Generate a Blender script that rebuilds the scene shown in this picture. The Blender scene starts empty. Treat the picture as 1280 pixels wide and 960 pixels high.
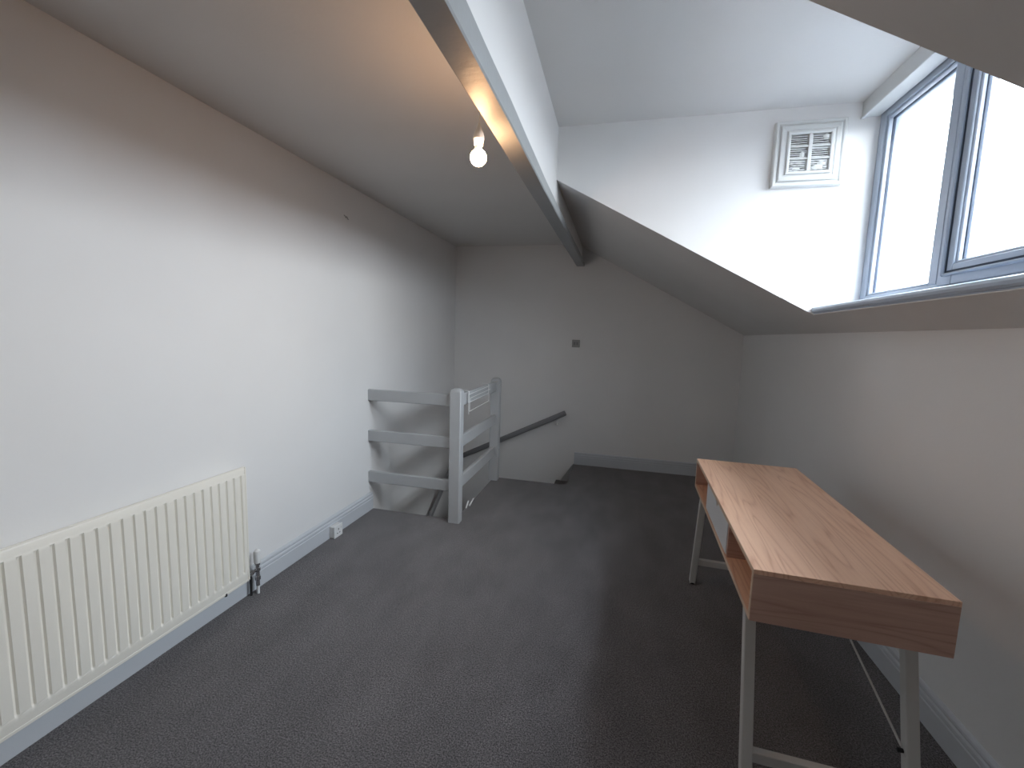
import bpy, bmesh, math, random
from mathutils import Vector, Matrix, Euler
random.seed(7)
PI = math.pi
SC = bpy.context.scene
COL = SC.collection

# ------------------------------------------------------------------ camera
F_PX = 539.18
right = Vector((0.97087105, 0.23762205, 0.03074364))
up = Vector((-0.05621556, 0.10117345, 0.99327929))
fwd = Vector((-0.23291462, 0.96607437, -0.11158443))
cam_d = bpy.data.cameras.new('camera')
cam = bpy.data.objects.new('camera', cam_d)
COL.objects.link(cam)
cam_d.sensor_fit = 'HORIZONTAL'
cam_d.sensor_width = 36.0
cam_d.lens = 36.0 * F_PX / 1280.0
cam_d.clip_start = 0.02
m3 = Matrix((right, up, -fwd)).transposed()
cam.matrix_world = Matrix.Translation((0, 0, 1.4105)) @ m3.to_4x4()
SC.camera = cam

# ------------------------------------------------------------------ overcast sky
world = bpy.data.worlds.new('overcast_sky')
SC.world = world
world.use_nodes = True
wn = world.node_tree
wn.nodes.clear()
w_out = wn.nodes.new('ShaderNodeOutputWorld')
w_bg = wn.nodes.new('ShaderNodeBackground')
w_tc = wn.nodes.new('ShaderNodeTexCoord')
w_sep = wn.nodes.new('ShaderNodeSeparateXYZ')
w_ramp = wn.nodes.new('ShaderNodeValToRGB')
w_noise = wn.nodes.new('ShaderNodeTexNoise')
w_noise.inputs['Scale'].default_value = 2.6
w_noise.inputs['Detail'].default_value = 5.0
w_cl = wn.nodes.new('ShaderNodeValToRGB')
w_cl.color_ramp.elements[0].position = 0.38
w_cl.color_ramp.elements[0].color = (0.86, 0.93, 1.0, 1)
w_cl.color_ramp.elements[1].position = 0.62
w_cl.color_ramp.elements[1].color = (1.0, 0.99, 0.98, 1)
w_mul = wn.nodes.new('ShaderNodeMix')
w_mul.data_type = 'RGBA'
w_mul.blend_type = 'MULTIPLY'
w_mul.inputs[0].default_value = 1.0
e = w_ramp.color_ramp.elements
e[0].position = 0.485
e[0].color = (0.10, 0.10, 0.10, 1)       # roofs and ground below the skyline
e[1].position = 0.505
e[1].color = (1, 1, 1, 1)
w_ma = wn.nodes.new('ShaderNodeMath')
w_ma.operation = 'MULTIPLY_ADD'
w_ma.inputs[1].default_value = 0.5
w_ma.inputs[2].default_value = 0.5
L = wn.links.new
L(w_tc.outputs['Generated'], w_sep.inputs[0])
L(w_sep.outputs['Z'], w_ma.inputs[0])
L(w_ma.outputs[0], w_ramp.inputs[0])
L(w_tc.outputs['Generated'], w_noise.inputs['Vector'])
L(w_noise.outputs['Fac'], w_cl.inputs[0])
L(w_ramp.outputs[0], w_mul.inputs[6])
L(w_cl.outputs[0], w_mul.inputs[7])
w_gr = wn.nodes.new('ShaderNodeMath')      # overcast sky brightens towards the zenith
w_gr.operation = 'MULTIPLY_ADD'
w_gr.inputs[1].default_value = 4.6
w_gr.inputs[2].default_value = 4.0
L(w_sep.outputs['Z'], w_gr.inputs[0])
w_cp = wn.nodes.new('ShaderNodeMath'); w_cp.operation = 'MAXIMUM'; w_cp.inputs[1].default_value = 4.0
L(w_gr.outputs[0], w_cp.inputs[0])
L(w_mul.outputs[2], w_bg.inputs['Color'])
L(w_cp.outputs[0], w_bg.inputs['Strength'])
L(w_bg.outputs[0], w_out.inputs[0])

# light portal in the window opening (guides sky sampling, emits nothing itself)
pd = bpy.data.lights.new('window_portal', 'AREA')
pd.shape = 'RECTANGLE'
pd.size = 1.0
pd.size_y = 1.82
pd.cycles.is_portal = True
portal = bpy.data.objects.new('window_portal', pd)
COL.objects.link(portal)
portal.location = (1.37, 1.823, 2.12)
portal.rotation_euler = (0, PI / 2, 0)

SC.view_settings.view_transform = 'Standard'
SC.view_settings.look = 'None'
SC.view_settings.exposure = 2.46
SC.view_settings.gamma = 1.0
SC.view_settings.use_curve_mapping = False
BULB_STRENGTH = 25.0

# ------------------------------------------------------------------ measures
XL, XR, YF, YB = -1.8495, 1.218, 4.759, -1.20
ZC, ZD, ZK, ZS = 2.397, 2.6755, 1.4835, 2.3699
XH = -0.4215
YC, YN = 2.754, 0.892
XW = 1.257
XS, ZSILL = 1.046, 1.62
XOP, YOP, YP2, XE = -1.13, 2.98, 4.03, -0.408
SLOPE = (ZK - ZS) / (XR - XH)
def S(x): return ZS + SLOPE * (x - XH)

# ------------------------------------------------------------------ materials
def new_mat(name):
    m = bpy.data.materials.new(name)
    m.use_nodes = True
    nt = m.node_tree
    return m, nt, nt.nodes['Principled BSDF']
def mixc(nt, fac, a, b, blend='MIX'):
    n = nt.nodes.new('ShaderNodeMix'); n.data_type = 'RGBA'; n.blend_type = blend
    for sock, v in ((n.inputs[0], fac), (n.inputs[6], a), (n.inputs[7], b)):
        if hasattr(v, 'is_output'): nt.links.new(v, sock)
        elif isinstance(v, (int, float)): sock.default_value = v
        else: sock.default_value = (*v, 1)
    return n.outputs[2]
def noise(nt, scale, detail=3, rough=0.5, vec=None, scl=None):
    n = nt.nodes.new('ShaderNodeTexNoise')
    n.inputs['Scale'].default_value = scale; n.inputs['Detail'].default_value = detail
    n.inputs['Roughness'].default_value = rough
    tc = nt.nodes.new('ShaderNodeTexCoord')
    src = tc.outputs['Object']
    if scl:
        mp = nt.nodes.new('ShaderNodeMapping'); mp.inputs['Scale'].default_value = scl
        nt.links.new(src, mp.inputs[0]); src = mp.outputs[0]
    nt.links.new(src, n.inputs['Vector'])
    return n.outputs['Fac']
def ramp(nt, fac, stops):
    r = nt.nodes.new('ShaderNodeValToRGB')
    el = r.color_ramp.elements
    while len(el) < len(stops): el.new(0.5)
    for q, (p, c) in zip(el, stops):
        q.position = p; q.color = (c, c, c, 1) if isinstance(c, (int, float)) else (*c, 1)
    nt.links.new(fac, r.inputs[0])
    return r.outputs[0]
def bump(nt, bs, h, strength, dist):
    b = nt.nodes.new('ShaderNodeBump'); b.inputs['Strength'].default_value = strength
    b.inputs['Distance'].default_value = dist
    nt.links.new(h, b.inputs['Height']); nt.links.new(b.outputs[0], bs.inputs['Normal'])
def paint(name, c1, c2, rough, bs_=90, bd=0.0006, spec=0.3):
    m, nt, b = new_mat(name)
    col = mixc(nt, ramp(nt, noise(nt, 1.7, 4), [(0.3, 0.0), (0.7, 1.0)]), c1, c2)
    nt.links.new(col, b.inputs['Base Color'])
    b.inputs['Roughness'].default_value = rough
    b.inputs['Specular IOR Level'].default_value = spec
    bump(nt, b, noise(nt, bs_, 4, 0.6), 0.5, bd)
    return m
M = {}
M['wall'] = paint('white_emulsion_wall', (0.81, 0.80, 0.79), (0.84, 0.83, 0.82), 0.75)
M['ceil'] = paint('matt_ceiling_paint', (0.73, 0.715, 0.70), (0.76, 0.745, 0.73), 0.85, 60, 0.0008)
M['trim'] = paint('grey_gloss_woodwork', (0.56, 0.58, 0.61), (0.61, 0.63, 0.66), 0.38, 30, 0.0006, 0.5)
M['rail'] = paint('grey_satin_railing', (0.44, 0.455, 0.465), (0.49, 0.50, 0.51), 0.42, 35, 0.0006, 0.5)
M['beam'] = paint('grey_gloss_beam', (0.30, 0.315, 0.32), (0.35, 0.36, 0.365), 0.48, 14, 0.004, 0.5)
M['hand'] = paint('dark_grey_handrail', (0.20, 0.20, 0.21), (0.25, 0.25, 0.26), 0.4, 30, 0.0005, 0.5)
M['upvc'] = paint('backlit_tone_window_plastic', (0.33, 0.38, 0.46), (0.37, 0.42, 0.50), 0.35, 40, 0.0001, 0.5)  # backlit blue-grey look put into the frame's base colour
M['lintel'] = paint('off_white_lintel_gloss', (0.60, 0.615, 0.62), (0.64, 0.655, 0.66), 0.4, 30, 0.0005, 0.5)
M['gasket'] = paint('dark_window_gasket', (0.035, 0.05, 0.075), (0.045, 0.06, 0.09), 0.6)
M['sill'] = paint('flare_tinted_window_sill', (0.46, 0.53, 0.63), (0.50, 0.57, 0.67), 0.4, 30, 0.0005, 0.5)  # blue lens-flare tint mixed into the sill's base colour
M['radiator'] = paint('cream_radiator_enamel', (0.88, 0.84, 0.75), (0.90, 0.86, 0.78), 0.4, 160, 0.0003, 0.5)
M['white'] = paint('white_plastic', (0.80, 0.80, 0.79), (0.83, 0.83, 0.82), 0.35, 60, 0.0001, 0.5)
M['vent'] = paint('painted_vent_plastic', (0.70, 0.71, 0.70), (0.76, 0.76, 0.75), 0.55, 50, 0.002)
M['vent_dark'] = paint('dusty_vent_inside', (0.16, 0.16, 0.16), (0.28, 0.28, 0.27), 0.9, 80, 0.003)
M['dark'] = paint('dark_plastic', (0.02, 0.02, 0.022), (0.03, 0.03, 0.03), 0.5)
M['plate'] = paint('grey_switch_plastic', (0.33, 0.33, 0.32), (0.38, 0.38, 0.37), 0.45)
M['legs'] = paint('white_powder_coat', (0.60, 0.585, 0.56), (0.64, 0.625, 0.60), 0.4, 80, 0.0002, 0.5)
M['drawer'] = paint('white_drawer_laminate', (0.72, 0.73, 0.75), (0.76, 0.77, 0.78), 0.4, 80, 0.0001, 0.5)

m, nt, b = new_mat('brushed_chrome'); M['chrome'] = m
b.inputs['Metallic'].default_value = 1.0
nt.links.new(mixc(nt, noise(nt, 60, 2), (0.5, 0.5, 0.52), (0.65, 0.65, 0.66)), b.inputs['Base Color'])
b.inputs['Roughness'].default_value = 0.22

m, nt, b = new_mat('charcoal_twist_carpet'); M['carpet'] = m
fine = ramp(nt, noise(nt, 185, 3, 0.9), [(0.44, 0.0), (0.58, 1.0)])
mid = ramp(nt, noise(nt, 60, 3, 0.7), [(0.3, 0.0), (0.7, 1.0)])
brush = ramp(nt, noise(nt, 3.2, 4, 0.6, scl=(1.6, 0.8, 1)), [(0.35, 0.0), (0.68, 1.0)])
c = mixc(nt, fine, (0.014, 0.0122, 0.0125), (0.315, 0.290, 0.297))
c = mixc(nt, 0.22, c, mixc(nt, mid, (0.075, 0.069, 0.072), (0.19, 0.178, 0.186)))
c2 = mixc(nt, 1.0, c, mixc(nt, brush, (0.80, 0.80, 0.80), (1.12, 1.12, 1.12)), 'MULTIPLY')
nt.links.new(c2, b.inputs['Base Color'])
b.inputs['Roughness'].default_value = 1.0
b.inputs['Specular IOR Level'].default_value = 0.05
b.inputs['Sheen Weight'].default_value = 0.25
b.inputs['Sheen Roughness'].default_value = 0.6
bump(nt, b, noise(nt, 170, 4, 0.8), 0.9, 0.006)

def wood(name, axis, lo, hi, rough=0.42):
    """oak laminate: long grain along the given axis with cathedral figure"""
    m, nt, b = new_mat(name)
    tc = nt.nodes.new('ShaderNodeTexCoord')
    mp = nt.nodes.new('ShaderNodeMapping')
    s = [1.0, 1.0, 1.0]; s[axis] = 0.055
    mp.inputs['Scale'].default_value = s
    nt.links.new(tc.outputs['Object'], mp.inputs[0])
    n0 = nt.nodes.new('ShaderNodeTexNoise'); n0.inputs['Scale'].default_value = 8.0
    n0.inputs['Detail'].default_value = 2.0; n0.inputs['Roughness'].default_value = 0.45
    nt.links.new(mp.outputs[0], n0.inputs['Vector'])
    ml = nt.nodes.new('ShaderNodeMath'); ml.operation = 'MULTIPLY'; ml.inputs[1].default_value = 17.0
    nt.links.new(n0.outputs['Fac'], ml.inputs[0])
    fr = nt.nodes.new('ShaderNodeMath'); fr.operation = 'PINGPONG'; fr.inputs[1].default_value = 0.5
    nt.links.new(ml.outputs[0], fr.inputs[0])
    lines = ramp(nt, fr.outputs[0], [(0.0, 0.0), (0.16, 0.65), (0.5, 1.0)])
    s2 = [130.0, 130.0, 130.0]; s2[axis] = 5.0
    pores = ramp(nt, noise(nt, 1.0, 4, 0.7, scl=tuple(s2)), [(0.35, 0.0), (0.6, 1.0)])
    s3 = [14.0, 14.0, 14.0]; s3[axis] = 0.7
    bands = ramp(nt, noise(nt, 1.0, 3, 0.5, scl=tuple(s3)), [(0.3, 0.0), (0.7, 1.0)])
    mid_ = tuple((a + c_) / 2 for a, c_ in zip(lo, hi))
    c = mixc(nt, bands, mid_, hi)
    darker = tuple(x * 0.62 for x in lo)
    c = mixc(nt, mixc(nt, 0.5, lines, pores), lo, c)
    c = mixc(nt, mixc(nt, 1.0, (0.50, 0.50, 0.50), lines, 'MULTIPLY'), c, hi)
    nt.links.new(c, b.inputs['Base Color'])
    b.inputs['Roughness'].default_value = rough
    b.inputs['Specular IOR Level'].default_value = 0.4
    bump(nt, b, pores, 0.15, 0.0004)
    return m
M['wood_long'] = wood('oak_laminate_top', 1, (0.70, 0.375, 0.235), (0.97, 0.645, 0.455))
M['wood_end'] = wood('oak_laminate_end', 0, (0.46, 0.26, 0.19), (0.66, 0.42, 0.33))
M['wood_edge'] = wood('oak_edge_band', 1, (0.60, 0.42, 0.30), (0.78, 0.58, 0.43))

m, nt, b = new_mat('window_glass'); M['glass'] = m
nt.nodes.remove(b)
tr = nt.nodes.new('ShaderNodeBsdfTransparent'); gl = nt.nodes.new('ShaderNodeBsdfGlossy')
gl.inputs['Roughness'].default_value = 0.02
ms = nt.nodes.new('ShaderNodeMixShader'); lw = nt.nodes.new('ShaderNodeLayerWeight'); lw.inputs[0].default_value = 0.5
fp = nt.nodes.new('ShaderNodeMath'); fp.operation = 'POWER'; fp.inputs[1].default_value = 3.0
nt.links.new(lw.outputs['Facing'], fp.inputs[0])
fr = nt.nodes.new('ShaderNodeMath'); fr.operation = 'MULTIPLY_ADD'; fr.inputs[1].default_value = 0.85; fr.inputs[2].default_value = 0.03
nt.links.new(fp.outputs[0], fr.inputs[0])
tr.inputs[0].default_value = (0.93, 0.97, 0.98, 1)
smear = ramp(nt, noise(nt, 4.0, 5, 0.7, scl=(1, 1.5, 0.7)), [(0.45, (0.80, 0.83, 0.86)), (0.62, (0.95, 0.98, 0.99))])
nt.links.new(smear, tr.inputs[0])
nt.links.new(fr.outputs[0], ms.inputs[0]); nt.links.new(tr.outputs[0], ms.inputs[1]); nt.links.new(gl.outputs[0], ms.inputs[2])
nt.links.new(ms.outputs[0], nt.nodes['Material Output'].inputs[0])

m, nt, b = new_mat('lit_bulb_glass'); M['bulb'] = m
b.inputs['Base Color'].default_value = (1, 0.9, 0.75, 1)
b.inputs['Emission Color'].default_value = (1.0, 0.57, 0.29, 1)
b.inputs['Emission Strength'].default_value = BULB_STRENGTH

# ------------------------------------------------------------------ mesh helpers
def box(bm, lo, hi, bev=0.0, mat=None, seg=1):
    r = bmesh.ops.create_cube(bm, size=1)
    c = [(a + b_) / 2 for a, b_ in zip(lo, hi)]; s = [abs(b_ - a) for a, b_ in zip(lo, hi)]
    for v in r['verts']:
        v.co = Vector((v.co.x * s[0] + c[0], v.co.y * s[1] + c[1], v.co.z * s[2] + c[2]))
    if bev:
        es = list({e_ for v in r['verts'] for e_ in v.link_edges})
        bmesh.ops.bevel(bm, geom=es, offset=bev, segments=seg, affect='EDGES', profile=0.5)
def prism(bm, pts, axis, a, b_):
    """extrude a 2D polygon along an axis (0=x,1=y,2=z)"""
    def P3(p, t):
        return {0: (t, p[0], p[1]), 1: (p[0], t, p[1]), 2: (p[0], p[1], t)}[axis]
    v0 = [bm.verts.new(P3(p, a)) for p in pts]; v1 = [bm.verts.new(P3(p, b_)) for p in pts]
    n = len(pts)
    bm.faces.new(v0); bm.faces.new(v1[::-1])
    for i in range(n):
        bm.faces.new((v0[i], v1[i], v1[(i + 1) % n], v0[(i + 1) % n]))
def loft(bm, rings, cap=True, close=True):
    rv = [[bm.verts.new(p) for p in r] for r in rings]
    n = len(rv[0])
    for a, b_ in zip(rv, rv[1:]):
        for i in range(n if close else n - 1):
            bm.faces.new((a[i], a[(i + 1) % n], b_[(i + 1) % n], b_[i]))
    if cap: bm.faces.new(rv[0]); bm.faces.new(rv[-1][::-1])
def tube(bm, pts, r, n=10, cap=True):
    pts = [Vector(p) for p in pts]
    rings = []
    rr = r if isinstance(r, (list, tuple)) else [r] * len(pts)
    nrm = None
    for i, p in enumerate(pts):
        t = (pts[min(i + 1, len(pts) - 1)] - pts[max(i - 1, 0)]).normalized()
        if nrm is None:
            nrm = t.orthogonal().normalized()
        nrm = (nrm - t * nrm.dot(t)).normalized(); bn = t.cross(nrm)
        rings.append([p + (nrm * math.cos(2 * PI * k / n) + bn * math.sin(2 * PI * k / n)) * rr[i] for k in range(n)])
    loft(bm, rings, cap)
def lathe(bm, prof, c=(0, 0, 0), n=24, axis='z'):
    rings = []
    for r, z in prof:
        ring = []
        for k in range(n):
            a = 2 * PI * k / n
            x, y = max(r, 1e-5) * math.cos(a), max(r, 1e-5) * math.sin(a)
            q = {'z': (x, y, z), 'x': (z, x, y), 'y': (x, z, y)}[axis]
            ring.append(Vector(q) + Vector(c))
        rings.append(ring)
    loft(bm, rings)
def bar(bm, a, b_, w, h, upv=(0, 0, 1), bev=0.0):
    """rectangular bar from a to b, w across, h along up"""
    a, b_ = Vector(a), Vector(b_)
    t = (b_ - a).normalized(); u = Vector(upv); u = (u - t * u.dot(t)).normalized(); s = t.cross(u)
    k = bev
    prof = [(w / 2 - k, h / 2), (w / 2, h / 2 - k), (w / 2, -h / 2 + k), (w / 2 - k, -h / 2),
            (-w / 2 + k, -h / 2), (-w / 2, -h / 2 + k), (-w / 2, h / 2 - k), (-w / 2 + k, h / 2)] if k else \
           [(w / 2, h / 2), (w / 2, -h / 2), (-w / 2, -h / 2), (-w / 2, h / 2)]
    loft(bm, [[p + s * x + u * y for x, y in prof] for p in (a, b_)])
def obj(name, bm, mat, parent=None, smooth=False, kind=None, label=None):
    bmesh.ops.recalc_face_normals(bm, faces=bm.faces)
    me = bpy.data.meshes.new(name); bm.to_mesh(me); bm.free()
    me.materials.append(mat)
    if smooth:
        me.polygons.foreach_set('use_smooth', [True] * len(me.polygons))
        me.set_sharp_from_angle(angle=math.radians(40))
    o = bpy.data.objects.new(name, me); COL.objects.link(o)
    if parent: o.parent = parent
    if kind: o['kind'] = kind
    if label: o['label'] = label
    return o
def B(): return bmesh.new()
def struct(name, bm, mat, parent=None):
    o = obj(name, bm, mat, parent)
    if not parent: o['kind'] = 'structure'
    return o
def part_box(name, lo, hi, mat, parent, bev=0.0, label=None, seg=1):
    bm = B(); box(bm, lo, hi, bev, seg=seg); return obj(name, bm, mat, parent, label=label)
def thing(name, label, cat, loc=(0, 0, 0), rz=0.0, group=None):
    o = bpy.data.objects.new(name, None); COL.objects.link(o)
    o.location = loc; o.rotation_euler = (0, 0, rz); o.empty_display_size = 0.1
    tag(o, label, cat, group); return o
def tag(o, label, cat, group=None):
    o['label'] = label; o['category'] = cat
    if group: o['group'] = group
    return o

# ------------------------------------------------------------------ room shell
bm = B()
T = -0.22
prism(bm, [(-2.0, YB), (1.36, YB), (1.36, 4.9), (XE, 4.9), (XE, YP2), (XOP, YP2), (XOP, YOP), (-2.0, YOP)], 2, T, 0.0)
struct('floor', bm, M['carpet'])
bm = B(); box(bm, (-2.0, YB, -2.85), (1.36, 4.9, -2.75)); struct('floor_lower', bm, M['carpet'])

bm = B(); box(bm, (-2.0, YB, -2.75), (XL, 4.9, 2.5)); wl = struct('wall_left', bm, M['wall'])
bm = B(); box(bm, (-1.9, YF, -2.75), (1.36, 4.9, 2.8)); struct('wall_far', bm, M['wall'])
bm = B(); box(bm, (-2.0, YB - 0.1, -2.75), (1.6, YB, 2.8)); struct('wall_back', bm, M['wall'])
bm = B(); prism(bm, [(XR, -2.75), (1.36, -2.75), (1.36, S(1.36) - 0.001), (XR, ZK - 0.001)], 1, YB, 4.9)
struct('wall_right', bm, M['wall'])
bm = B(); box(bm, (XOP, 1.6, -2.75), (XOP + 0.1, YP2, T)); box(bm, (XOP + 0.1, YP2 - 0.1, -2.75), (XE, YP2, T))
struct('wall_stairwell', bm, M['wall'])

bm = B(); box(bm, (-2.0, YB, ZC), (-0.45, 4.9, ZC + 0.1)); struct('ceiling', bm, M['ceil'])
th = 0.14
def slope_slab(name, x0, x1, y0, y1):
    bm = B(); n_ = 10
    prism(bm, [(x0, S(x0)), (x1, S(x1)), (x1, S(x1) + th), (x0, S(x0) + th)], 1, y0, y1)
    return struct(name, bm, M['ceil'])
slope_slab('ceiling_slope_far', XH, 1.5, YC + 0.0006, YF)
slope_slab('ceiling_slope_near', XH, 1.5, YB, YN - 0.0006)
bm = B()
prism(bm, [(XS, S(XS)), (1.5, S(1.5)), (1.5, ZSILL - 0.04), (XS, ZSILL - 0.04)], 1, YN - 0.0006, YC + 0.0006)
struct('ceiling_slope_under_sill', bm, M['ceil'])
def cheek(name, y0, y1):
    bm = B()
    prism(bm, [(XH - 0.001, S(XH) + 0.0015), (1.5, S(1.5) + 0.0015), (1.5, 2.8), (XH - 0.001, 2.8)], 1, y0, y1)
    return struct(name, bm, M['wall'])
wf = cheek('wall_dormer_far', YC, YC + 0.1)
cheek('wall_dormer_near', YN - 0.1, YN)
bm = B(); box(bm, (XH - 0.0285, YN - 0.1, ZD), (1.5, YC + 0.1, ZD + 0.12)); struct('ceiling_dormer', bm, M['ceil'])
bm = B(); box(bm, (XH - 0.0285, YB, 2.10 + 0.09), (XH, YF, 2.8))
struct('wall_header', bm, M['wall'])
# window wall strip above and returns
bm = B(); box(bm, (XW, YN, 2.625), (1.5, YC, ZD)); struct('wall_window', bm, M['wall'])
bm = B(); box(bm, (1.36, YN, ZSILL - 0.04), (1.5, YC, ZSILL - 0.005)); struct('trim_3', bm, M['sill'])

# patched plaster ridge low on the dormer cheek
bm = B(); nx, nz = 46, 22
grid = []
for i in range(nx + 1):
    row = []
    for k in range(nz + 1):
        x = 0.82 + 0.37 * i / nx; z = 1.64 + 0.21 * k / nz
        ex = min(1, i / 5, (nx - i) / 5, k / 5, (nz - k) / 5)
        zz = z - 1.757 - 0.018 * (x - 0.82) / 0.35
        h = 0.0045 * math.exp(-(zz / 0.006) ** 2) * (0.6 + 0.4 * math.sin(31 * x + 2))
        h += 0.0016 * (math.sin(47 * x + 61 * z) * math.sin(83 * z - 29 * x) + random.uniform(-.6, .6)) * (1.0 if zz < 0 else 0.5)
        h += 0.003 * math.exp(-(((x - 1.07) / 0.035) ** 2 + ((z - 1.79) / 0.018) ** 2))
        row.append(bm.verts.new((x, YC - 0.0001 - max(0.0, h + 0.0012) * ex, z)))
    grid.append(row)
for i in range(nx):
    for k in range(nz):
        if min(grid[i][k].co.z, grid[i][k + 1].co.z) > S(grid[i + 1][k].co.x) - 0.0:
            bm.faces.new((grid[i][k], grid[i + 1][k], grid[i + 1][k + 1], grid[i][k + 1]))
for v in [v for v in bm.verts if not v.link_faces]: bm.verts.remove(v)
obj('plaster_patch', bm, M['wall'], wf, smooth=True)

# lintel batten against the ceiling over the window
bm = B()
box(bm, (1.172, YN, 2.598), (1.25, YC, ZD), 0.0)
box(bm, (1.165, YN, 2.588), (1.185, YC, 2.600), 0.003)
struct('trim_1', bm, M['lintel'])

# ------------------------------------------------------------------ window
bm = B()
x0, x1 = XW, XW + 0.07
zb, zt = ZSILL, 2.625
fy0, fy1 = YN, YC
def frame_rect(bm, x0, x1, ya, yb, za, zb_, w, bev=0.003):
    box(bm, (x0, ya, za), (x1, ya + w, zb_), bev)
    box(bm, (x0, yb - w, za), (x1, yb, zb_), bev)
    box(bm, (x0, ya + w, za), (x1, yb - w, za + w), bev)
    box(bm, (x0, ya + w, zb_ - w), (x1, yb - w, zb_), bev)
frame_rect(bm, x0, x1, fy0, fy1, zb, zt, 0.055)
MUL1, MUL2 = 2.185, 1.46
for my in (MUL1, MUL2):
    box(bm, (x0, my - 0.040, zb + 0.055), (x1, my + 0.040, zt - 0.055), 0.003)
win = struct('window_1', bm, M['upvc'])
# inner beads and gaskets, panes
def pane(ya, yb, za, zb_, x, bead):
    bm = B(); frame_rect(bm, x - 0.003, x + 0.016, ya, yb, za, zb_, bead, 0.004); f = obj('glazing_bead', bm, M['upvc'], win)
    bm = B(); frame_rect(bm, x + 0.016, x + 0.028, ya + bead - 0.001, yb - bead + 0.001, za + bead - 0.001, zb_ - bead + 0.001, 0.005, 0)
    obj('gasket', bm, M['gasket'], win)
    part_box('pane', (x + 0.020, ya + 0.006, za + 0.006), (x + 0.024, yb - 0.006, zb_ - 0.006), M['glass'], win)
bm = B()
box(bm, (XW - 0.014, MUL1 - 0.038, zb + 0.050), (XW + 0.002, MUL1 - 0.026, zt - 0.050), 0.004)
box(bm, (XW - 0.014, MUL2 + 0.026, zb + 0.050), (XW + 0.002, MUL2 + 0.038, zt - 0.050), 0.004)
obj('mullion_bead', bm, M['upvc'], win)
pane(MUL1 + 0.040, fy1 - 0.055, zb + 0.055, zt - 0.055, XW + 0.010, 0.012)
pane(fy0 + 0.055, MUL2 - 0.040, zb + 0.055, zt - 0.055, XW + 0.010, 0.012)
# opening casement, its sash stands proud of the frame
bm = B(); frame_rect(bm, XW - 0.020, XW + 0.045, MUL2 + 0.046, MUL1 - 0.048, zb + 0.040, zt - 0.040, 0.078, 0.003)
frame_rect(bm, XW - 0.032, XW - 0.018, MUL2 + 0.078, MUL1 - 0.078, zb + 0.074, zt - 0.074, 0.012, 0.005)
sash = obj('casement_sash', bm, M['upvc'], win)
bm = B(); frame_rect(bm, XW - 0.006, XW + 0.002, MUL2 + 0.038, MUL1 - 0.038, zb + 0.034, zt - 0.034, 0.012, 0)
obj('gasket', bm, M['gasket'], win)
ya, yb, za, zb2 = MUL2 + 0.116, MUL1 - 0.123, zb + 0.118, zt - 0.118
bm = B(); frame_rect(bm, XW - 0.0215, XW - 0.0195, MUL2 + 0.091, MUL1 - 0.091, zb + 0.088, zt - 0.088, 0.007, 0); obj('gasket', bm, M['gasket'], win)
bm = B(); frame_rect(bm, XW - 0.012, XW + 0.004, ya - 0.004, yb + 0.004, za - 0.004, zb2 + 0.004, 0.016, 0.004); obj('glazing_bead', bm, M['upvc'], win)
bm = B(); frame_rect(bm, XW + 0.004, XW + 0.014, ya + 0.010, yb - 0.010, za + 0.010, zb2 - 0.010, 0.006, 0); obj('gasket', bm, M['gasket'], win)
part_box('pane', (XW + 0.006, ya + 0.004, za + 0.004), (XW + 0.010, yb - 0.004, zb2 - 0.004), M['glass'], win)
# sill board with rounded nose
bm = B()
prof = [(XS - 0.004, ZSILL - 0.034), (XS - 0.010, ZSILL - 0.026), (XS - 0.012, ZSILL - 0.016), (XS - 0.009, ZSILL - 0.006), (XS, ZSILL - 0.001),
        (XW + 0.02, ZSILL - 0.0005), (XW + 0.02, ZSILL - 0.034)]
prism(bm, prof, 1, YN + 0.0005, YC - 0.0005)
box(bm, (XS + 0.001, YN + 0.0005, ZSILL - 0.0395), (XS + 0.06, YC - 0.0005, ZSILL - 0.034))
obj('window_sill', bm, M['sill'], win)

# ------------------------------------------------------------------ skirting boards
SK = [(0.0, 0.0), (0.019, 0.0), (0.019, 0.086), (0.016, 0.090), (0.016, 0.094), (0.019, 0.098), (0.018, 0.108), (0.013, 0.114),
      (0.013, 0.118), (0.015, 0.122), (0.013, 0.130), (0.006, 0.136), (0.0, 0.138)]
bm = B(); prism(bm, [(XL + d, z) for d, z in SK], 1, YB, YOP - 0.004); struct('baseboard_left', bm, M['trim'])
bm = B(); prism(bm, [(XR - d, z) for d, z in SK], 1, YB, YF); struct('baseboard_right', bm, M['trim'])
bm = B(); prism(bm, [(YF - d, z) for d, z in SK], 0, XE + 0.005, XR - 0.02); struct('baseboard_far', bm, M['trim'])

# ------------------------------------------------------------------ roof beam
bm = B()
def beam_ring(y, zbot, ztop):
    return [(-0.473, y, zbot), (-0.470, y, zbot - 0.002), (-0.396, y, zbot - 0.002), (-0.392, y, zbot + 0.003),
            (-0.392, y, ztop - 0.004), (-0.396, y, ztop), (XH - 0.001 + 0.0015, y, ztop), (XH - 0.0290, y, ztop), (XH - 0.0290, y, ZC - 0.001), (-0.473, y, ZC - 0.001)]
rings = []
N = 60
for i in range(N + 1):
    y = YB + (YF - YB) * i / N
    zbot = 2.112 + max(0, y - 0.9) * 0.0152
    t_ = min(1.0, max(0.0, (y - 0.9) / 1.85))
    w = 0.0022 * math.sin(5.1 * y) + 0.0012 * math.sin(13.0 * y + 1)
    rings.append(beam_ring(y, zbot + w * 0.5, zbot + 0.085 - 0.040 * t_ + w))
loft(bm, rings)
o = obj('roof_beam', bm, M['beam'])
tag(o, 'long grey painted roof beam running overhead from front to far wall', 'beam')

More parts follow.
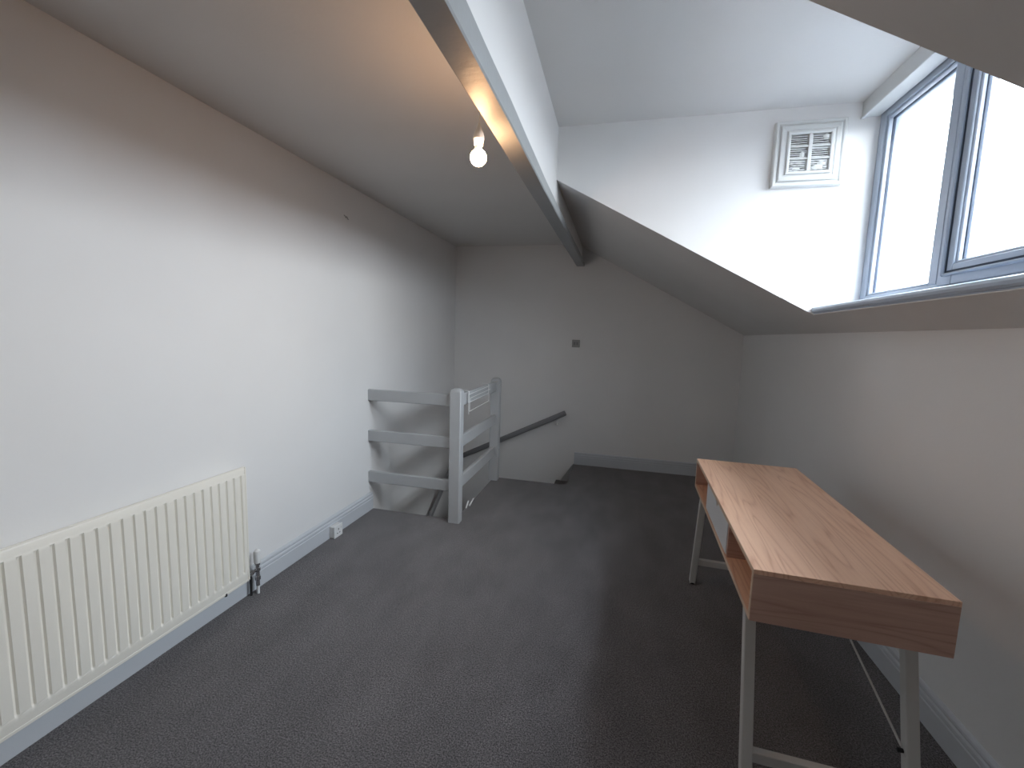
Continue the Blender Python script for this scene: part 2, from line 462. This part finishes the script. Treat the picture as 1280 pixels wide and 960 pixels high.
# ------------------------------------------------------------------ staircase going down in the corner
st = thing('staircase', 'carpeted winding staircase going down through the corner opening behind the railing', 'staircase', (XE, YF, 0))
def step(pts, z):
    bm = B(); prism(bm, pts, 2, -2.745, z - 0.0)
    o_ = obj('stair_step', bm, M['carpet'], st); o_.matrix_parent_inverse = Matrix.Translation((-XE, -YF, 0))
yi, yo = YP2, YF - 0.002
G = 0.240
for k in range(3):
    kx = 0.05 if k == 1 else 0
    step([(XE - G * (k + 1) + (0.05 if k == 0 else 0), yi + .001), (XE - G * k - .001 + kx, yi + .001), (XE - G * k - .001 + kx, yo), (XE - G * (k + 1) + (0.05 if k == 0 else 0), yo)], -0.205 * (k + 1))
cx, cy = XOP, YP2 + 0.001
xl = XL + 0.001
xa = XE - 3 * G - .001
step([(cx, cy), (xa, cy), (xa, yo), (-1.50, yo)], -0.84)
step([(cx - .001, cy), (-1.501, yo), (xl, yo), (xl, 4.40)], -1.05)
step([(cx - .001, cy - .001), (xl, 4.399), (xl, cy - .001)], -1.26)
for k in range(7):
    y1_ = cy - .002 - 0.22 * k
    step([(xl, y1_ - 0.219), (cx - .002, y1_ - 0.219), (cx - .002, y1_), (xl, y1_)], -1.47 - 0.19 * k)
# sloping skirting beside the stairs
bm = B()
prism(bm, [(XE, 0.0), (XE, -0.215), (XE - 0.24, -0.425), (XE - 0.24, -0.31), (XE - 0.13, -0.19), (XE - 0.02, -0.02)], 1, YF - 0.014, YF - 0.0005)
o = obj('skirting_string', bm, M['rail'], st); o.matrix_parent_inverse = Matrix.Translation((-XE, -YF, 0))

def handrail(name, a, b_, off, wall_n, label, brk):
    t = thing(name, label, 'handrail', a)
    inv = Matrix.Translation(-Vector(a))
    A, Bv = Vector(a), Vector(b_)
    tt = (Bv - A).normalized(); u = Vector((0, 0, 1)); u = (u - tt * u.dot(tt)).normalized(); s = tt.cross(u)
    pr = []
    for k in range(16):
        an = 2 * PI * k / 16
        rx = 0.020 * math.copysign(abs(math.cos(an)) ** 0.75, math.cos(an)); ry = 0.029 * math.copysign(abs(math.sin(an)) ** 0.6, math.sin(an))
        pr.append((rx, ry))
    bm = B(); rg = []
    for p, sc in ((A, 0.8), (A + tt * 0.006, 1), (Bv - tt * 0.006, 1), (Bv, 0.8)):
        rg.append([p + s * x * sc + u * y * sc for x, y in pr])
    loft(bm, rg); o_ = obj('rail', bm, M['hand'], t, smooth=True); o_.matrix_parent_inverse = inv
    for f in brk:
        p = A.lerp(Bv, f)
        w = Vector(wall_n)
        base = p - w * off + Vector((0, 0, -0.092))
        bm = B()
        rg = []
        for d, r_ in ((0.0005, 0.026), (0.004, 0.026), (0.007, 0.018)):
            c_ = base + w * d
            e1 = Vector((0, 0, 1)); e2 = w.cross(e1)
            rg.append([c_ + (e1 * math.cos(2 * PI * q / 16) + e2 * math.sin(2 * PI * q / 16)) * r_ for q in range(16)])
        loft(bm, rg)
        tube(bm, [base + w * 0.004, base + w * off * 0.6, base + w * off * 0.95 + Vector((0, 0, 0.015)), p - u * 0.027], 0.007)
        o_ = obj('bracket', bm, M['white'], t, smooth=True, label='pale metal wall bracket'); o_.matrix_parent_inverse = inv
handrail('handrail', (-0.515, YF - 0.065, 0.583), (-1.78, YF - 0.065, -0.052), 0.065, (0, -1, 0),
         'dark grey handrail sloping along the far wall beyond the railing', (0.075, 0.62))
handrail('handrail', (XL + 0.065, YF - 0.10, -0.05), (XL + 0.065, 3.05, -1.04), 0.065, (1, 0, 0),
         'grey handrail going down the left wall, seen through the railing bars', (0.2, 0.7))

# ------------------------------------------------------------------ timber railing round the stair opening
ra = thing('stair_railing', 'pale grey timber railing with two posts and rails around stair opening', 'railing', (-1.10, 2.95, 0))
inv = Matrix.Translation((1.10, -2.95, 0))
def rpart(o_): o_.matrix_parent_inverse = inv; return o_
def post(x0, x1, y0, y1, h):
    bm = B(); b1 = 0.012
    xs, ys = (x0, x1), (y0, y1)
    rg = []
    for z, ins in ((0.0, 0.0), (h - 0.030, 0.0), (h - 0.018, 0.004), (h - 0.007, 0.013), (h, 0.028)):
        a0, a1, c0, c1 = x0 + ins, x1 - ins, y0 + ins, y1 - ins
        k = min(b1, 0.006)
        rg.append([(a0 + k, c0, z), (a1 - k, c0, z), (a1, c0 + k, z), (a1, c1 - k, z), (a1 - k, c1, z), (a0 + k, c1, z), (a0, c1 - k, z), (a0, c0 + k, z)])
    loft(bm, rg); return rpart(obj('post', bm, M['rail'], ra, smooth=True))
post(-1.166, -1.078, 2.912, 2.985, 1.017)
post(-1.158, -1.070, 3.930, 4.010, 1.005)
for zt_ in (0.965, 0.646, 0.316):
    bm = B(); bar(bm, (XL + 0.001, 2.955, zt_ - 0.043), (-1.166, 2.955, zt_ - 0.041), 0.030, 0.086, bev=0.004)
    rpart(obj('rail', bm, M['rail'], ra))
for zt_ in (0.972, 0.655, 0.340):
    bm = B(); bar(bm, (-1.112, 2.986, zt_ - 0.048), (-1.112, 3.930, zt_ - 0.046), 0.030, 0.092, bev=0.004)
    rpart(obj('rail', bm, M['rail'], ra))

# white wire hanging rack hooked over the top rail
wr = thing('wire_rack', 'small white wire hanging rack hooked over the railing top rail', 'rack', (-1.09, 3.11, 0.80))
inv2 = Matrix.Translation((1.09, -3.11, -0.80))
xw_ = -1.078
def wire(name, pts, r=0.0036):
    bm = B(); tube(bm, pts, r, 6); o_ = obj(name, bm, M['white'], wr, smooth=True); o_.matrix_parent_inverse = inv2
for y in (3.085, 3.60):
    wire('hook', [(-1.142, y, 0.955), (-1.142, y, 0.980), (-1.136, y, 0.984), (-1.085, y, 0.984), (xw_, y, 0.976), (xw_, y, 0.800 if y < 3.2 else 0.825)])
for z, dx in ((0.958, 0), (0.932, 0.012), (0.896, 0.0), (0.828, 0.004)):
    wire('cross_wire', [(xw_ + dx, 3.080, z - 0.004), (xw_ + dx, 3.605, z + 0.006)], 0.0032)
wire('side_wire', [(xw_ + 0.012, 3.09, 0.932), (xw_ + 0.004, 3.09, 0.828)], 0.002)

for i, (a, b_, lb) in enumerate((((-1.122, 3.19, 0.006), (-1.118, 3.24, 0.052), 'short white plastic peg leaning beside foot of near railing post, nearer of two'),
                                 ((-1.112, 3.25, 0.006), (-1.106, 3.33, 0.040), 'short white plastic peg leaning behind the other peg by the railing foot'))):
    bm = B(); bar(bm, a, b_, 0.009, 0.011, (1, 0, 0.3), 0.002)
    tag(obj('plastic_peg', bm, M['white']), lb, 'peg', 'white pegs on the carpet')

# ------------------------------------------------------------------ radiator
xr = -1.7848
ry0, ry1, rz0, rz1 = 0.535, 1.735, 0.112, 0.712
rad = thing('radiator', 'cream ribbed panel radiator mounted low on the left wall', 'radiator', (xr, (ry0 + ry1) / 2, 0.0))
rinv = Matrix.Translation((-xr, -(ry0 + ry1) / 2, 0))
def rp(o_): o_.matrix_parent_inverse = rinv; return o_
# front panel: pressed profile, ribs with narrow grooves fading at top and bottom
bm = B()
PT = 0.0411
ys = []
y = 1.706
grooves = []
while y > ry0 + 0.02: grooves.append(y); y -= PT
def depth(yy, z):
    ft = min(1, max(0, (rz1 - 0.036 - z) / 0.010)) * min(1, max(0, (z - rz0 - 0.042) / 0.012))
    d = min(abs(yy - g) for g in grooves)
    g_ = 1 - min(1, max(0, (d - 0.0028) / 0.0035))
    return 0.0085 * g_ * ft
cols = [ry0]
for g in sorted(grooves):
    cols += [g - 0.0065, g - 0.003, g, g + 0.003, g + 0.0065]
cols.append(ry1)
rows = [rz0, rz0 + 0.030, rz0 + 0.042, rz0 + 0.048, rz0 + 0.054, rz1 - 0.046, rz1 - 0.036, rz1 - 0.030, rz1 - 0.008, rz1]
def xoff(z): return {rz0: -0.004, rz1: -0.005, rz0 + 0.030: -0.001}.get(z, 0.0) + (-0.0025 if z in (rz1 - 0.030,) else 0)
gv = [[bm.verts.new((xr + xoff(z) - depth(yy, z), yy, z)) for z in rows] for yy in cols]
for i in range(len(cols) - 1):
    for k in range(len(rows) - 1):
        bm.faces.new((gv[i][k], gv[i + 1][k], gv[i + 1][k + 1], gv[i][k + 1]))
rp(obj('front_panel', bm, M['radiator'], rad, smooth=True))
bm = B(); box(bm, (xr - 0.022, ry0, rz0 + 0.002), (xr - 0.0096, ry1, rz1 - 0.002))
rp(obj('water_panel', bm, M['radiator'], rad))
bm = B()
box(bm, (xr - 0.0095, ry0, rz1 - 0.012), (xr - 0.003, ry1, rz1 + 0.004), 0.001)
box(bm, (xr - 0.0095, ry0, rz0 - 0.006), (xr - 0.002, ry1, rz0 + 0.006), 0.001)
box(bm, (xr - 0.0095, ry1 - 0.005, rz0), (xr + 0.0015, ry1 + 0.0025, rz1), 0.001)
box(bm, (xr - 0.0095, ry0 - 0.0025, rz0), (xr + 0.0015, ry0 + 0.005, rz1), 0.001)
rp(obj('seam', bm, M['radiator'], rad))
for yy in (0.66, 1.61):
    bm = B(); box(bm, (XL + 0.0005, yy - 0.02, rz0 + 0.04), (xr - 0.022, yy + 0.02, rz1 - 0.04), 0.002)
    rp(obj('wall_bracket', bm, M['radiator'], rad))
bm = B(); lathe(bm, [(0.006, -0.004), (0.007, 0.0), (0.007, 0.008), (0.004, 0.012)], (xr - 0.006, 1.600, rz0 - 0.008), 10)
rp(obj('bleed_screw', bm, M['dark'], rad))
# valve
vx, vy = xr - 0.008, 1.795
bm = B(); lathe(bm, [(0.015, 0.172), (0.0165, 0.178), (0.0175, 0.225), (0.016, 0.238), (0.010, 0.243), (0.0, 0.244)], (vx, vy, 0), 18)
cap = rp(obj('valve_cap', bm, M['white'], rad, smooth=True))
bm = B()
lathe(bm, [(0.008, 0.172), (0.013, 0.170), (0.013, 0.160), (0.009, 0.156), (0.009, 0.146), (0.014, 0.144), (0.014, 0.128), (0.010, 0.124), (0.010, 0.100),
           (0.014, 0.097), (0.014, 0.078), (0.0095, 0.074), (0.0095, 0.045)], (vx, vy, 0), 14)
tube(bm, [(vx, vy, 0.136), (vx, ry1 + 0.003, 0.136)], 0.009)
lathe(bm, [(0.010, 0), (0.014, 0.001), (0.014, 0.018), (0.010, 0.019)], (vx, ry1 + 0.010, 0.136), 8, 'y')
rp(obj('valve_body', bm, M['chrome'], rad, smooth=True))
bm = B(); tube(bm, [(vx, vy, 0.0), (vx, vy, 0.046)], 0.0075)
rp(obj('pipe', bm, M['white'], rad, smooth=True))
bm = B(); tube(bm, [(vx - 0.018, vy - 0.028, 0.0), (vx - 0.018, vy - 0.028, 0.105)], 0.006)
rp(obj('pipe', bm, M['dark'], rad, smooth=True, label='dark pipe behind the valve'))

# ------------------------------------------------------------------ socket on the skirting
so = thing('power_socket', 'small white surface mounted power socket on the left skirting board', 'socket', (XL + 0.019, 2.475, 0.045))
sinv = Matrix.Translation((-(XL + 0.019), -2.475, -0.045))
o = part_box('back_box', (XL + 0.0192, 2.434, 0.004), (XL + 0.052, 2.518, 0.084), M['white'], so, 0.003); o.matrix_parent_inverse = sinv
o = part_box('face_plate', (XL + 0.0522, 2.431, 0.001), (XL + 0.061, 2.521, 0.087), M['white'], so, 0.003); o.matrix_parent_inverse = sinv
for (dy, dz, a, b_) in ((0, 0.014, 0.0035, 0.006), (-0.012, -0.012, 0.005, 0.003), (0.012, -0.012, 0.005, 0.003)):
    o = part_box('pin_hole', (XL + 0.0605, 2.476 + dy - a, 0.042 + dz - b_), (XL + 0.0615, 2.476 + dy + a, 0.042 + dz + b_), M['dark'], so); o.matrix_parent_inverse = sinv
o = part_box('switch_rocker', (XL + 0.061, 2.503, 0.052), (XL + 0.064, 2.513, 0.070), M['white'], so, 0.001); o.matrix_parent_inverse = sinv

# ------------------------------------------------------------------ light switch on the far wall
sw = thing('wall_switch', 'small grey square switch plate on the far wall above the handrail', 'switch', (-0.444, YF, 1.345))
sinv = Matrix.Translation((0.444, -YF, -1.345))
o = part_box('face_plate', (-0.486, YF - 0.010, 1.304), (-0.401, YF - 0.0003, 1.386), M['plate'], sw, 0.002); o.matrix_parent_inverse = sinv
for x in (-0.458, -0.429):
    o = part_box('switch_rocker', (x - 0.008, YF - 0.015, 1.330), (x + 0.008, YF - 0.010, 1.360), M['hand'], sw, 0.001); o.matrix_parent_inverse = sinv

# tiny torn plug on the left wall
bm = B()
tube(bm, [(XL + 0.0003, 2.685, 2.178), (XL + 0.010, 2.684, 2.176), (XL + 0.018, 2.690, 2.160)], [0.007, 0.005, 0.003], 8)
tube(bm, [(XL + 0.0003, 2.665, 2.186), (XL + 0.006, 2.676, 2.180)], 0.003, 6)
tag(obj('wall_hook', bm, M['plate'], smooth=True), 'tiny bent grey hook high on the bare left wall', 'hook')

# ------------------------------------------------------------------ vent cover on the dormer cheek
vcx, vcz = 0.933, 2.428
ve = thing('wall_vent', 'square white painted louvre vent cover beside the window', 'vent', (vcx, YC, vcz))
def vq(o_): o_.matrix_parent_inverse = Matrix.Translation((-vcx, -YC, -vcz)); return o_
def sq_ring(bm, prof, w0=0.5):
    """prof: (half size, depth out of wall) list, lofted as squares"""
    rg = []
    for h, d in prof:
        rg.append([(vcx - h, YC - d, vcz - h), (vcx + h, YC - d, vcz - h), (vcx + h, YC - d, vcz + h), (vcx - h, YC - d, vcz + h)])
    loft(bm, rg, cap=False)
bm = B(); sq_ring(bm, [(0.170, 0.0004), (0.168, 0.026), (0.163, 0.032), (0.154, 0.032), (0.148, 0.025), (0.142, 0.025), (0.142, 0.0004), (0.170, 0.0004)])
vq(obj('outer_frame', bm, M['vent'], ve))
bm = B(); sq_ring(bm, [(0.1415, 0.0004), (0.1415, 0.034), (0.138, 0.037), (0.120, 0.037), (0.116, 0.033), (0.110, 0.033), (0.110, 0.0004), (0.1415, 0.0004)])
vq(obj('inner_frame', bm, M['vent'], ve))
bm = B(); sq_ring(bm, [(0.1095, 0.0004), (0.1095, 0.040), (0.106, 0.043), (0.098, 0.043), (0.094, 0.040), (0.094, 0.0004), (0.1095, 0.0004)])
vq(obj('grille_frame', bm, M['vent'], ve))
bm = B(); box(bm, (vcx - 0.0938, YC - 0.012, vcz - 0.0938), (vcx + 0.0938, YC - 0.0005, vcz + 0.0938)); vq(obj('back_plate', bm, M['vent_dark'], ve))
bm = B(); box(bm, (vcx - 0.009, YC - 0.042, vcz - 0.0938), (vcx + 0.009, YC - 0.012, vcz + 0.0938), 0.002); vq(obj('divider', bm, M['vent'], ve))
for sgn in (-1, 1):
    for k in (-1, 1):
        bm = B(); x_0, x_1 = sorted((vcx + sgn * 0.0092, vcx + sgn * 0.0937))
        box(bm, (x_0, YC - 0.042, vcz + k * 0.0315 - 0.0035), (x_1, YC - 0.012, vcz + k * 0.0315 + 0.0035), 0.0015); vq(obj('divider', bm, M['vent'], ve))
    for r_ in range(3):
        zc_ = vcz + (r_ - 1) * 0.063
        for q in range(5):
            z_ = zc_ - 0.021 + q * 0.0105
            bm = B(); x_0, x_1 = sorted((vcx + sgn * 0.0100, vcx + sgn * 0.0930))
            n_ = 6; rg = []
            for i in range(n_ + 1):
                x_ = x_0 + (x_1 - x_0) * i / n_; w_ = random.uniform(-0.0010, 0.0010)
                hh = 0.0022 + random.uniform(0, 0.0022) * (2.0 if r_ == 0 else 1.0)
                rg.append([(x_, YC - 0.034, z_ - hh + w_), (x_, YC - 0.034, z_ + hh * .4 + w_), (x_, YC - 0.016, z_ + 0.005 + w_), (x_, YC - 0.016, z_ + 0.0025 + w_)])
            loft(bm, rg); vq(obj('slat', bm, M['vent'], ve))
    # paint clogged lumps
for (dx, dz, w_, h_) in ((-0.033, -0.010, 0.012, 0.018), (0.074, 0.078, 0.016, 0.014), (0.045, -0.075, 0.028, 0.012), (-0.055, -0.082, 0.020, 0.009), (0.062, -0.058, 0.02, 0.012)):
    bm = B(); bmesh.ops.create_icosphere(bm, subdivisions=2, radius=1.0)
    for v in bm.verts: v.co = Vector((vcx + dx + v.co.x * w_, YC - 0.031 + v.co.y * 0.005, vcz + dz + v.co.z * h_ + random.uniform(-.001, .001)))
    vq(obj('paint_clog', bm, M['vent'], ve, smooth=True))
for sx, sz in ((-1, -1), (1, -1), (-1, 1), (1, 1)):
    bm = B(); lathe(bm, [(0.0, -0.0385), (0.004, -0.0385), (0.005, -0.037), (0.005, -0.034)], (vcx + sx * 0.130, YC, vcz + sz * 0.130), 10, 'y')
    vq(obj('screw', bm, M['vent'], ve))

# ------------------------------------------------------------------ pendant bulb
px, py = -0.520, 1.539
pe = thing('pendant_light', 'bare lit warm bulb hanging on a white cord beside the roof beam', 'light', (px, py, ZC))
pinv = Matrix.Translation((-px, -py, -ZC))
def pp(o_): o_.matrix_parent_inverse = pinv; return o_
bm = B(); lathe(bm, [(0.0, ZC - 0.024), (0.012, ZC - 0.024), (0.030, ZC - 0.018), (0.040, ZC - 0.008), (0.042, ZC - 0.0005)], (px, py, 0), 24); pp(obj('ceiling_rose', bm, M['white'], pe, smooth=True))
bm = B(); tube(bm, [(px, py, ZC - 0.02), (px + .001, py, 2.28), (px, py, 2.140)], 0.0028, 8); pp(obj('cord', bm, M['white'], pe, smooth=True))
bm = B(); lathe(bm, [(0.004, 2.150), (0.006, 2.146), (0.011, 2.130), (0.017, 2.119), (0.018, 2.110), (0.0195, 2.109), (0.0195, 2.098), (0.0175, 2.096), (0.016, 2.078), (0.014, 2.076)], (px, py, 0), 20); pp(obj('lamp_holder', bm, M['white'], pe, smooth=True))
bm = B(); lathe(bm, [(0.011, 2.078), (0.0125, 2.074), (0.0135, 2.064)], (px, py, 0), 18); pp(obj('bulb_collar', bm, M['white'], pe, smooth=True))
bm = B(); pr = [(0.0125, 2.0645)]
for k in range(3, 17):
    a = PI * k / 16
    pr.append((0.0290 * math.sin(a), 2.037 + 0.029 * math.cos(a)))
lathe(bm, pr, (px, py, 0), 24); pp(obj('bulb', bm, M['bulb'], pe, smooth=True))

# ------------------------------------------------------------------ desk
DW, DL, DT, DH = 0.4895, 1.2247, 0.160, 0.755
dk = thing('desk', 'oak effect desk with white drawer, open shelves and white metal legs', 'desk', (0.4232, 1.3288, 0), -0.039)
tk = 0.015
zt, zb = DH, DH - DT
D0, D1 = 0.375, 0.850            # drawer bay between the two dividers
part_box('desk_top', (0, 0, zt - tk), (DW, DL, zt), M['wood_long'], dk, 0.0008)
part_box('bottom_panel', (0, tk, zb), (DW, DL - tk, zb + tk), M['wood_long'], dk, 0.0008)
part_box('side_panel', (0.0, 0, zb), (DW, tk - .0002, zt - tk - .0002), M['wood_end'], dk, 0.0008)
part_box('side_panel', (0.0, DL - tk + .0002, zb), (DW, DL, zt - tk - .0002), M['wood_end'], dk, 0.0008)
part_box('back_panel', (DW - tk, tk, zb + tk), (DW, DL - tk, zt - tk), M['wood_long'], dk)
for yy in (D0 - tk, D1):
    part_box('divider', (0.004, yy, zb + tk + .0002), (DW - tk - .0002, yy + tk, zt - tk - .0002), M['wood_end'], dk)
# light edging strips on the front edges
for n_, lo, hi in (('edge_band', (-0.0012, 0.0, zt - tk), (-0.0001, DL, zt - 0.0005)), ('edge_band', (-0.0012, 0, zb + 0.0005), (-0.0001, DL, zb + tk)),
                   ('edge_band', (-0.0012, 0, zb + tk + .0005), (-0.0001, tk, zt - tk - .0005)), ('edge_band', (-0.0012, DL - tk, zb + tk + .0005), (-0.0001, DL, zt - tk - .0005))):
    part_box(n_, lo, hi, M['wood_edge'], dk)
# drawer with a finger notch
bm = B()
yc_ = (D0 + D1) / 2; nr = 0.028
za, zb_ = zb + tk + 0.003, zt - tk - 0.003
pts = [(D0 + 0.003, za), (D1 - 0.003, za), (D1 - 0.003, zb_)]
for k in range(0, 9):
    a = PI * k / 8
    pts.append((yc_ + nr * math.cos(a), zb_ - 0.85 * nr * math.sin(a)))
pts.append((D0 + 0.003, zb_))
prism(bm, pts, 0, 0.002, 0.018)
dr = obj('drawer', bm, M['drawer'], dk)
bm = B()
box(bm, (0.019, D0 + 0.012, za + 0.006), (0.38, D0 + 0.022, zb_ - 0.02)); box(bm, (0.019, D1 - 0.022, za + 0.006), (0.38, D1 - 0.012, zb_ - 0.02))
box(bm, (0.019, D0 + 0.022, za + 0.006), (0.38, D1 - 0.022, za + 0.012)); box(bm, (0.37, D0 + 0.022, za + 0.012), (0.38, D1 - 0.022, zb_ - 0.02))
obj('drawer_box', bm, M['wood_end'], dr)
LS = 0.032
def leg(x, yt, yb_):
    bm = B(); bar(bm, (x, yb_, 0.008), (x, yt, zb - 0.0005), LS, LS, (0, 1, 0), 0.002)
    l_ = obj('leg', bm, M['legs'], dk)
    bm = B(); lathe(bm, [(0.016, 0.0005), (0.019, 0.003), (0.019, 0.008), (0.015, 0.012)], (x, yb_, 0), 14)
    obj('foot', bm, M['dark'], l_)
XA, XB_ = 0.030, 0.452
for yt, yb_ in ((0.125, -0.022), (DL - 0.125, DL + 0.030)):
    for x in (XA, XB_): leg(x, yt, yb_)
    f = (0.155 - 0.008) / (zb - 0.008); yy = yb_ + (yt - yb_) * f
    bm = B(); bar(bm, (XA + LS / 2, yy, 0.155), (XB_ - LS / 2, yy, 0.155), LS * 0.8, 0.034, (0, 0, 1), 0.002); obj('crossbar', bm, M['legs'], dk)
    bm = B(); bar(bm, (XA + LS / 2, yt, zb - 0.017), (XB_ - LS / 2, yt, zb - 0.017), LS * 0.8, 0.030, (0, 0, 1), 0.002); obj('crossbar', bm, M['legs'], dk)
def yl(z, near):
    f = (z - 0.008) / (zb - 0.008)
    return (-0.022 + 0.147 * f) if near else (DL + 0.030 - 0.155 * f)
for za_, zb_2, xo in ((0.275, 0.575, 0.010), (0.575, 0.275, 0.016)):
    bm = B(); tube(bm, [(XB_ - xo - 0.012, yl(za_, True), za_), (XB_ - xo - 0.012, yl(zb_2, False), zb_2)], 0.0035, 8)
    obj('brace_rod', bm, M['legs'], dk, smooth=True)
bm = B(); lathe(bm, [(0.004, -0.014), (0.006, -0.013), (0.006, 0.0)], (XB_ - LS / 2 - 0.001, yl(0.27, True), 0.262), 8, 'x')
obj('bolt', bm, M['dark'], dk)
